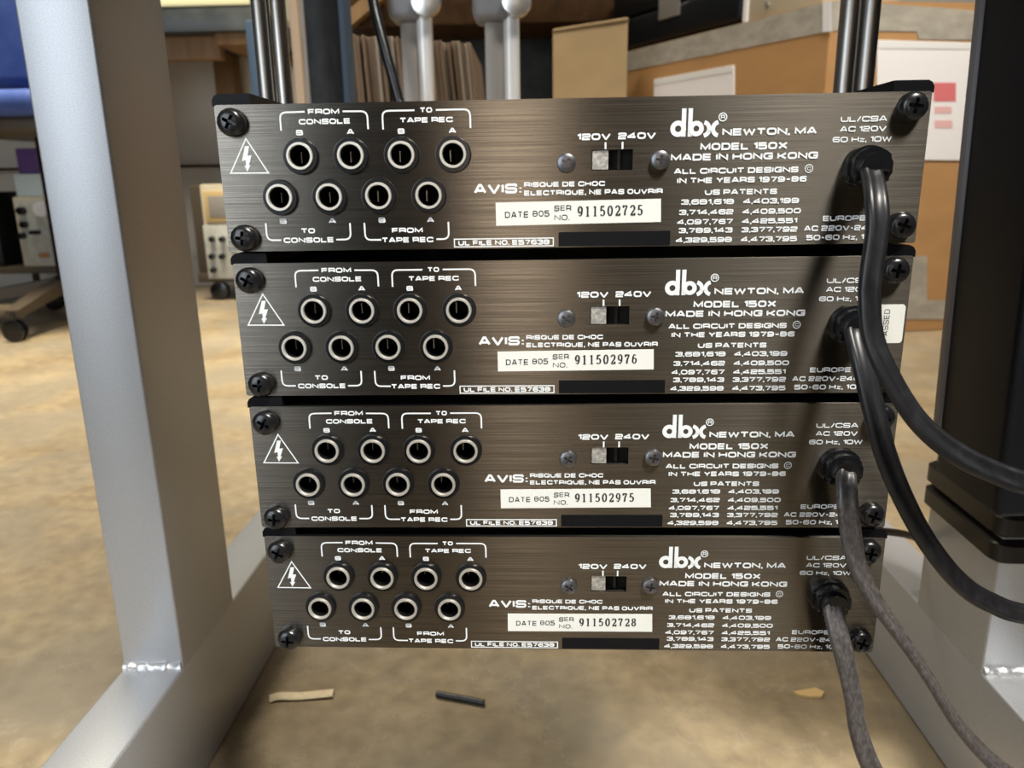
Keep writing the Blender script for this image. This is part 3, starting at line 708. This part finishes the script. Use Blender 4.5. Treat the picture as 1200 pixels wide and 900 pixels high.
for i, (y0, y1, x1) in enumerate(((125, 133, 1114), (141, 150, 1115))):
    patch('red_line', 'pink_print', [(1094, y0), (x1, y0), (x1, y1), (1094, y1)], A, Br, nB, 3.6, pb)
patch('corner_tape', 'clear_tape', [(965, 3), (975, 1), (975, 37), (965, 38)], A, Bl, nA, 3.2)
patch('corner_tape', 'clear_tape', [(722, 64), (728, 62), (728, 330), (722, 330)], A, Bl, nA, 3.2)

# black hard case and beige instrument on the carton
Cc = (A + Bl) / 2
ang = math.atan2(dirA.y, dirA.x)
def on_carton(name, px0, px1, depth, h, inset, label, cat):
    P0 = plane_at(px0, 40, A, Bl); P1 = plane_at(px1, 20, A, Bl); mid = (P0 + P1) / 2; mid.z = zt + .5
    w_ = (P1 - P0).length; mid = mid - nA * (depth / 2 + inset)
    return thing(name, mid, label, cat, rot=(0, 0, ang)), w_
t, w_ = on_carton('hard_case', 716, 866, 380, 200, 4, 'black hard case lying on the large carton beside the beige instrument', 'case')
b = MB(); b.box(-w_ / 2, w_ / 2, -190, 190, 6, 95, bev=14, seg=3); b.build('lower_shell', 'case_black', t, True)
b = MB(); b.box(-w_ / 2, w_ / 2, -190, 190, 98, 190, bev=14, seg=3); b.build('lid', 'case_black', t, True)
b = MB()
for sx in (-1, 1):
    for sy in (-1, 1): b.lathe([(12, 0), (12, 8)], (sx * (w_ / 2 - 30), sy * 150, 0), 'z', 14)
b.build('foot', 'black_plastic', t)
b = MB(); b.box(-w_ * .08, w_ * .08, -196, -189, 60, 120, bev=2); b.build('latch', 'alu_light', t)
t, w_ = on_carton('beige_instrument', 868, 960, 260, 200, 8, 'beige instrument standing on the large carton right of the black case', 'instrument')
b = MB(); b.box(-w_ / 2, w_ / 2, -130, 130, 0, 170, bev=3); b.build('housing', 'beige_plastic', t, True)
b = MB(); b.box(-w_ / 2 - 1, -w_ / 2 + 14, -134, -129, 0, 170, bev=1); b.build('edge_trim', 'pouch', t)
b = MB(); b.lathe([(6, -136), (5.5, -131), (6, -129)], (-w_ * .18, 0, 26), 'y', 18); b.build('panel_screw', 'alu_light', t, True)

# second, duller carton further back
P0, P1 = at(648, 60, 2080), at(724, 24, 1960); 
ztop = P1.z; t = thing('plain_carton', ((P0.x + P1.x) / 2, 2100, 0), 'dull tan plain carton standing behind the large taped carton', 'carton')
b = MB(); q = [(P0.x, 2080), (P1.x + 25, 1945), (P1.x + 40, 2180), (P0.x + 20, 2260)]
b.prism(q, 1, ztop, 'z'); b.build('carton_body', 'cardboard_dull', t, False, (-(P0.x + P1.x) / 2, -2100, 0))
b = MB(); b.tube([(P0.x + 2, 2078, ztop), (P1.x + 24, 1944, ztop)], 4, 8, up=(0, 0, 1)); b.build('flap_fold', 'cardboard_dull', t, True, (-(P0.x + P1.x) / 2, -2100, 0))

# ------------------------------------------------------------------ silver stand tubes, black column, stick, cable
def tube_leg(px, wpx, label):
    Y = 800; p = at(px, 60, Y); s = wpx / 927 * (Y + 246)
    t = thing('aluminium_tube', (p.x, Y, 0), label, 'stand tube', 'aluminium stand tubes')
    off = (-p.x, -Y, 0); x0 = p.x - s / 2
    b = MB(); b.box(x0, x0 + s * .58, Y - 16, Y + 16, 6, 700, bev=3); b.build('lower_tube', 'alu_dull', t, True, off)  # greyer colour keeps the flat side darker than the highlight
    b = MB(); b.box(x0 + s * .55, x0 + s, Y - 24, Y + 10, 6, 700, bev=8, seg=4); b.build('highlight_rail', 'alu_highlight', t, True, off)  # near-white rail stands in for the highlight down the tube
    zj = at(px, 24, Y).z
    b = MB(); b.box(x0 - s * .32, x0 + s * .75, Y - 30, Y + 24, zj - 4, zj + 90, bev=9, seg=3); b.build('joint', 'grey_plastic', t, True, off)
    b = MB(); b.lathe([(10, -46), (17, -44), (18, -30), (17, -26)], (x0 + s * .95, Y, zj + 14), 'y', 22); b.build('knob', 'alu_light', t, True, off)
    b = MB(); b.box(x0 - 2, x0 + s * .8, Y - 20, Y + 18, zj + 80, 1100, bev=4); b.build('upper_tube', 'alu_light', t, True, off)
    b = MB(); b.lathe([(s * .7, 0), (s * .7, 7), (s * .5, 9)], (p.x, Y, 0), 'z', 20); b.build('foot_cap', 'black_plastic', t, True, off)
tube_leg(490, 34, 'silver tube with grey joint in front of the brown sheets, left one')
tube_leg(589, 38, 'silver tube with grey joint in front of the dark recess, right one')
Y = 1050; xa, xb = at(360, 60, Y).x, at(404, 60, Y).x
t = thing('black_column', ((xa + xb) / 2, Y + 20, 0), 'black square column with a blue edge, left of the brown sheets', 'column')
off = (-(xa + xb) / 2, -Y - 20, 0)
b = MB(); b.box(xa, xb - 5, Y, Y + 50, 4, 1250, bev=2); b.build('core', 'column_black', t, True, off)
b = MB(); b.box(xa - 6, xa + .5, Y - 3, Y + 40, 4, 1250, bev=1); b.build('edge_strip', 'alu_dull', t, True, off)
b = MB(); b.box(xb - 6, xb + 3, Y - 2, Y + 50, 4, 1250, bev=1); b.build('side_panel', 'blue_edge', t, True, off)
b = MB(); b.box(xa - 20, xb + 20, Y - 15, Y + 65, 0, 6); b.build('base_plate', 'black_paint', t, False, off)
Y = 960; p = at(351, 90, Y); b = MB(); b.box(p.x - 6.5, p.x + 6.5, Y - 6, Y + 6, 0, 760, bev=2)
tag(b.build('wooden_stick', 'wood_pale', None, True), 'pale wooden stick standing upright beside the black column', 'stick')
Y = 1350; p = at(302, 90, Y); b = MB(); b.box(p.x - 16, p.x + 14, Y, Y + 30, 0, 690, bev=3)
tag(b.build('blue_upright', 'blue_edge', None, True), 'slate blue upright bar behind the left chrome rods', 'bar')
b = MB(); P = catmull([at(425, -80, 760), at(437, 0, 745), at(449, 50, 735), at(467, 116, 725), at(485, 190, 715), Vector((at(500, 300, 715).x, 715, 150)), Vector((at(510, 300, 715).x, 715, 4)), Vector((at(560, 300, 715).x, 760, 4))], 8)
b.tube(P, 6.5, 12); tag(b.build('black_cable', 'black_plastic', None, True), 'black cable hanging diagonally in front of the brown sheets', 'cable')

# ------------------------------------------------------------------ brown sheets leaning in a row
rnd = random.Random(11)
xs = 404.0; k = 0
while xs < 549:
    wpx = rnd.uniform(2.7, 4.6); Y = 1500 + rnd.uniform(-18, 18)
    top = 42 + (xs - 404) * .055 + rnd.uniform(-1.6, 1.6)
    p0 = at(xs, top, 1500); p1 = at(xs + wpx * .86, top, 1500)
    lean = 0.035 + 0.05 * (xs - 404) / 145
    hz_ = p0.z
    b = MB(); b.box(p0.x, p1.x, Y, Y + 330, 0, hz_, bev=.8, seg=1)
    for v in b.bm.verts: v.co.x += (1 - v.co.z / hz_) * hz_ * lean
    m_ = 'sheet_orange' if k < 2 else rnd.choice(['sheet', 'sheet', 'sheet_grey', 'sheet'])
    tag(b.build('cardboard_sheet', m_), 'brown sheet standing on edge in the packed row behind the left silver tube', 'cardboard sheet', 'brown sheets in the packed row')
    xs += wpx; k += 1

# ------------------------------------------------------------------ wooden workbench along the back
Y = 2290
xl, xr_ = -2300, at(298, 20, Y).x
t = thing('workbench', ((xl + xr_) / 2, Y + 300, 0), 'workbench with dark grey edge and pine frame at the left background', 'workbench')
off = (-(xl + xr_) / 2, -(Y + 300), 0)
z0, z1, z2 = at(240, 37, Y).z, at(240, 7, Y).z, at(240, -4, Y).z
b = MB(); b.box(xl, xr_, Y, Y + 490, z0, z1, bev=4); b.build('bench_edge', 'bench_edge', t, True, off)
b = MB(); b.box(xl, xr_ - 8, Y - 4, Y + 490, z1, z2, bev=3); b.build('bench_top', 'cream', t, True, off)
za = at(220, 70, Y + 60).z
b = MB(); b.box(xl + 20, at(258, 60, Y + 60).x, Y + 60, Y + 100, za, z0 - 1, bev=2); b.build('apron', 'wood', t, True, off)
b = MB(); b.box(at(258, 50, Y + 60).x, at(296, 50, Y + 60).x, Y + 20, Y + 480, (za + z0) / 2, z0 - 1, bev=2); b.build('side_rail', 'wood', t, True, off)
x0, x1 = at(252, 100, Y + 400).x, at(275, 100, Y + 400).x
b = MB(); b.box(x0, x1, Y + 400, Y + 470, 0, z0 - 1, bev=2); b.build('leg', 'wood', t, True, off)
b = MB(); b.box(xl + 60, xl + 140, Y + 60, Y + 130, 0, z0 - 1, bev=2); b.build('leg', 'wood', t, True, off)
b = MB(); b.box(xl + 60, x0, Y + 440, Y + 465, 452, 462); b.build('shelf_edge', 'wood_dark', t, False, off)

# second bench: dark underside seen above the sheets and cartons
Y = 2440; xa, xb = at(402, 10, Y).x, at(735, 10, Y).x
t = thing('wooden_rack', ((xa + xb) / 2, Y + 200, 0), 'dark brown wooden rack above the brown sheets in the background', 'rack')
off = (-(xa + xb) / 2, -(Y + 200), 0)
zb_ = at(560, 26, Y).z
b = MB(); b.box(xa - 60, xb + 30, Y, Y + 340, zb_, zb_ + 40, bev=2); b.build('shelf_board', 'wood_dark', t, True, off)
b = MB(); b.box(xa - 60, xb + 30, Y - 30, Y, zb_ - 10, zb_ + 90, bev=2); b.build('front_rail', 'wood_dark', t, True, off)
for (pa_, pb_) in (((398, 34), (445, -6)),):
    q0, q1 = at(*pa_, Y - 60), at(*pb_, Y - 60); b = MB(); b.tube([q0, q1], 0, prof=[(20, 22), (-20, 22), (-20, -22), (20, -22)]); b.build('brace', 'wood', t, False, off)
for xx in (xa - 50, xb - 20):
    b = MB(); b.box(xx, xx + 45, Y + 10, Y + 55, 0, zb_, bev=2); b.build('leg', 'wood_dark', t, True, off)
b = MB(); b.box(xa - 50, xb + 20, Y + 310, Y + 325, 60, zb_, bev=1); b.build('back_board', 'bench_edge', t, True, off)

# ------------------------------------------------------------------ blue office chair behind the left leg
hub = at(80, 330, 1960)
t = thing('office_chair', (hub.x, 1960, 0), 'blue upholstered swivel chair on casters behind the left silver leg', 'chair')
off = (-hub.x, -1960, 0); cx, cy = hub.x, 1960
zs_ = at(20, 118, 1700).z
for k in range(5):
    a = math.radians(203 + 72 * k); ex, ey = cx + 300 * math.cos(a), cy + 300 * math.sin(a)
    b = MB(); b.tube([(cx, cy, 120), (cx + 150 * math.cos(a), cy + 150 * math.sin(a), 100), (ex, ey, 72)], 0, prof=[(24, 14), (-24, 14), (-24, -16), (24, -16)], up=(0, 0, 1), taper=[1.1, 1, .7])
    arm = b.build('base_arm', 'dark_brown', t, True, off)
    b = MB()
    for d in (-14, 6): b.lathe([(20, d), (28, d + 1), (29, d + 5), (28, d + 8), (20, d + 9)], (ex, ey, 29), 'y', 20)
    b.lathe([(5, 40), (5, 76)], (ex, ey, 0), 'z', 10); b.build('caster', 'black_plastic', arm, True, off)
b = MB(); b.lathe([(40, 95), (42, 130), (26, 140), (26, zs_ - 60)], (cx, cy, 0), 'z', 20); b.build('column', 'black_plastic', t, True, off)
b = MB(); b.box(cx - 180, cx + 180, cy - 190, cy + 190, zs_ - 70, zs_ - 28, bev=12); b.build('seat_pan', 'dark_brown', t, True, off)
b = MB(); b.box(cx - 250, cx + 140, cy - 245, cy + 240, zs_ - 30, zs_ + 32, bev=28, seg=5); b.build('seat', 'blue_fabric', t, True, off)
b = MB(); b.box(cx - 420, cx + 30, cy + 215, cy + 290, zs_ + 90, zs_ + 620, bev=34, seg=5); b.build('backrest', 'blue_fabric', t, True, off)
b = MB(); b.tube([(cx - 60, cy + 180, zs_ - 50), (cx - 60, cy + 300, zs_ - 40), (cx - 60, cy + 305, zs_ + 140)], 0, prof=[(26, 8), (-26, 8), (-26, -8), (26, -8)], up=(1, 0, 0)); b.build('back_bracket', 'black_plastic', t, True, off)

# ------------------------------------------------------------------ instruments on the far left
def inst(name, px0, px1, py0, py1, Y, dep, m, label, cat, zfloor=None):
    a, b_ = at(px0, py0, Y), at(px1, py1, Y); zb = b_.z if zfloor is None else zfloor
    t = thing(name, ((a.x + b_.x) / 2, Y + dep / 2, zb), label, cat)
    o_ = (-(a.x + b_.x) / 2, -(Y + dep / 2), -zb)
    q = MB(); q.box(a.x, b_.x, Y, Y + dep, zb, a.z, bev=4); q.build('housing', m, t, True, o_)
    return t, a, b_, o_
# cart under the left instruments
Y = 2300
a, b_ = at(10, 231, Y), at(85, 312, Y)
t = thing('instrument_cart', ((a.x + b_.x) / 2 - 40, Y + 150, 0), 'low dark cart carrying grey test equipment behind the blue chair', 'cart')
o_ = (-(a.x + b_.x) / 2 + 40, -(Y + 150), 0)
q = MB(); q.box(a.x - 160, b_.x + 20, Y - 10, Y + 310, b_.z - 22, b_.z - 1, bev=3); q.build('deck', 'dark_brown', t, True, o_)
for sx in (a.x - 140, b_.x):
    for sy in (Y + 10, Y + 280):
        q = MB(); q.box(sx - 9, sx + 9, sy - 9, sy + 9, 50, b_.z - 20); lg = q.build('leg', 'dark_brown', t, False, o_)
        q = MB(); q.lathe([(20, -10), (26, -8), (26, 8), (20, 10)], (sx, sy, 26), 'y', 18); q.build('caster', 'black_plastic', lg, True, o_)
zdeck = b_.z
t, a, b_, o_ = inst('test_instrument', 14, 85, 231, 312, Y, 260, 'beige_plastic', 'grey test instrument with black knobs behind the blue chair', 'instrument', zdeck)
zt1 = a.z
q = MB(); q.box(a.x + 10, b_.x - 6, Y - 5, Y + 2, zdeck + 8, a.z - 8, bev=2); q.build('front_panel', 'instrument', t, True, o_)
for px, py, rd in ((28, 247, 13), (31, 263, 11), (29, 276, 10), (41, 272, 7), (47, 272, 7), (52, 245, 24)):
    p = at(px, py, Y); q = MB(); q.lathe([(rd, -24), (rd, -6), (rd * 1.1, -4)], (p.x, Y, p.z), 'y', 18); q.build('knob', 'black_plastic' if rd < 20 else 'pouch', t, True, o_)
p = at(53, 299, Y); q = MB(); q.box(p.x - 18, p.x + 18, Y - 8, Y - 4, p.z - 8, p.z + 8); q.build('orange_tag', 'sheet_orange', t, False, o_)
q, r_ = at(15, 204, Y + 15), at(70, 229, Y + 15)
bb = MB(); bb.box(q.x, r_.x, Y + 15, Y + 220, zt1 + .5, q.z, bev=3); tag(bb.build('pale_box', 'pale_blue', None, True), 'pale blue box lying on the grey test instrument', 'box'); zt2 = q.z
q, r_ = at(17, 174, Y + 25), at(70, 200, Y + 25)
bb = MB(); bb.box(q.x, r_.x, Y + 25, Y + 200, zt2 + .5, q.z, bev=3); tag(bb.build('purple_box', 'purple', None, True), 'purple box on top of the pale blue box', 'box')
q, r_ = at(-40, 225, Y + 30), at(9, 320, Y + 30)
bb = MB(); bb.box(q.x, r_.x, Y + 20, Y + 260, zdeck, q.z, bev=6); tag(bb.build('black_speaker', 'case_black', None, True), 'black box at the left frame edge beside the grey test instrument', 'box')
# oscilloscope on a caster cart, right of the left leg
Y = 2350
a, b_ = at(233, 216, Y), at(300, 330, Y)
t = thing('scope_cart', ((a.x + b_.x) / 2, Y + 200, 0), 'dark wheeled cart under the beige oscilloscope', 'cart')
o_ = (-(a.x + b_.x) / 2, -(Y + 200), 0)
q = MB(); q.box(a.x - 45, b_.x + 20, Y + 10, Y + 300, 62, 96, bev=3); q.build('deck', 'dark_brown', t, True, o_)
for sx in (a.x + 20, b_.x - 20):
    for sy in (Y + 30, Y + 270):
        q = MB(); q.lathe([(24, -16), (31, -14), (31, 14), (24, 16)], (sx, sy, 31), 'y', 20); q.box(sx - 8, sx + 8, sy - 17, sy + 17, 50, 64); q.build('caster', 'black_plastic', t, True, o_)
t = thing('oscilloscope', ((a.x + b_.x) / 2, Y + 200, 97), 'tall beige oscilloscope with a tan framed screen left of the stacked units', 'oscilloscope')
o_ = (-(a.x + b_.x) / 2, -(Y + 200), -97)
q = MB(); q.box(a.x - 40, b_.x, Y + 12, Y + 290, 97, a.z - 4, bev=4); q.build('side_cover', 'dark_brown', t, True, o_)
q = MB(); q.box(a.x, b_.x, Y, Y + 60, 99, a.z, bev=6); q.build('front_frame', 'beige_plastic', t, True, o_)
s0, s1 = at(238, 224, Y), at(296, 260, Y)
q = MB(); q.box(s0.x, s1.x, Y - 8, Y + 4, s1.z, s0.z, bev=4); bz = q.build('screen_bezel', 'tan_bezel', t, True, o_)
q = MB(); q.box(s0.x + 16, s1.x - 16, Y - 10, Y - 6, s1.z + 16, s0.z - 16, bev=1); q.build('screen', 'screen', bz, True, o_)
s0, s1 = at(238, 264, Y), at(296, 326, Y)
q = MB(); q.box(s0.x, s1.x, Y - 5, Y + 4, s1.z, s0.z, bev=2); cp = q.build('control_panel', 'instrument', t, True, o_)
for px, py in ((250, 280), (262, 280), (250, 300), (262, 300), (274, 290), (252, 316), (286, 300)):
    p = at(px, py, Y); q = MB(); q.lathe([(9, -24), (9, -6), (11, -4)], (p.x, Y, p.z), 'y', 16); q.build('knob', 'black_plastic', cp, True, o_)

# ------------------------------------------------------------------ unseen stand-in for the viewer, added for the panels' dark bluish reflection
t = thing('viewer_stand_in', (-165, -560, 0), 'dark blue stand-in for the viewer, added for the bluish reflection in the panels', 'case')
o_ = (165, 560, 0)
b = MB(); b.box(-250, -80, -640, -480, 6, 470, bev=12, seg=3); b.build('shell', 'dark_blue', t, True, o_)
b = MB(); b.tube(catmull([(-215, -560, 468), (-205, -560, 500), (-125, -560, 500), (-115, -560, 468)], 6), 7, 10); b.build('handle', 'black_plastic', t, True, o_)
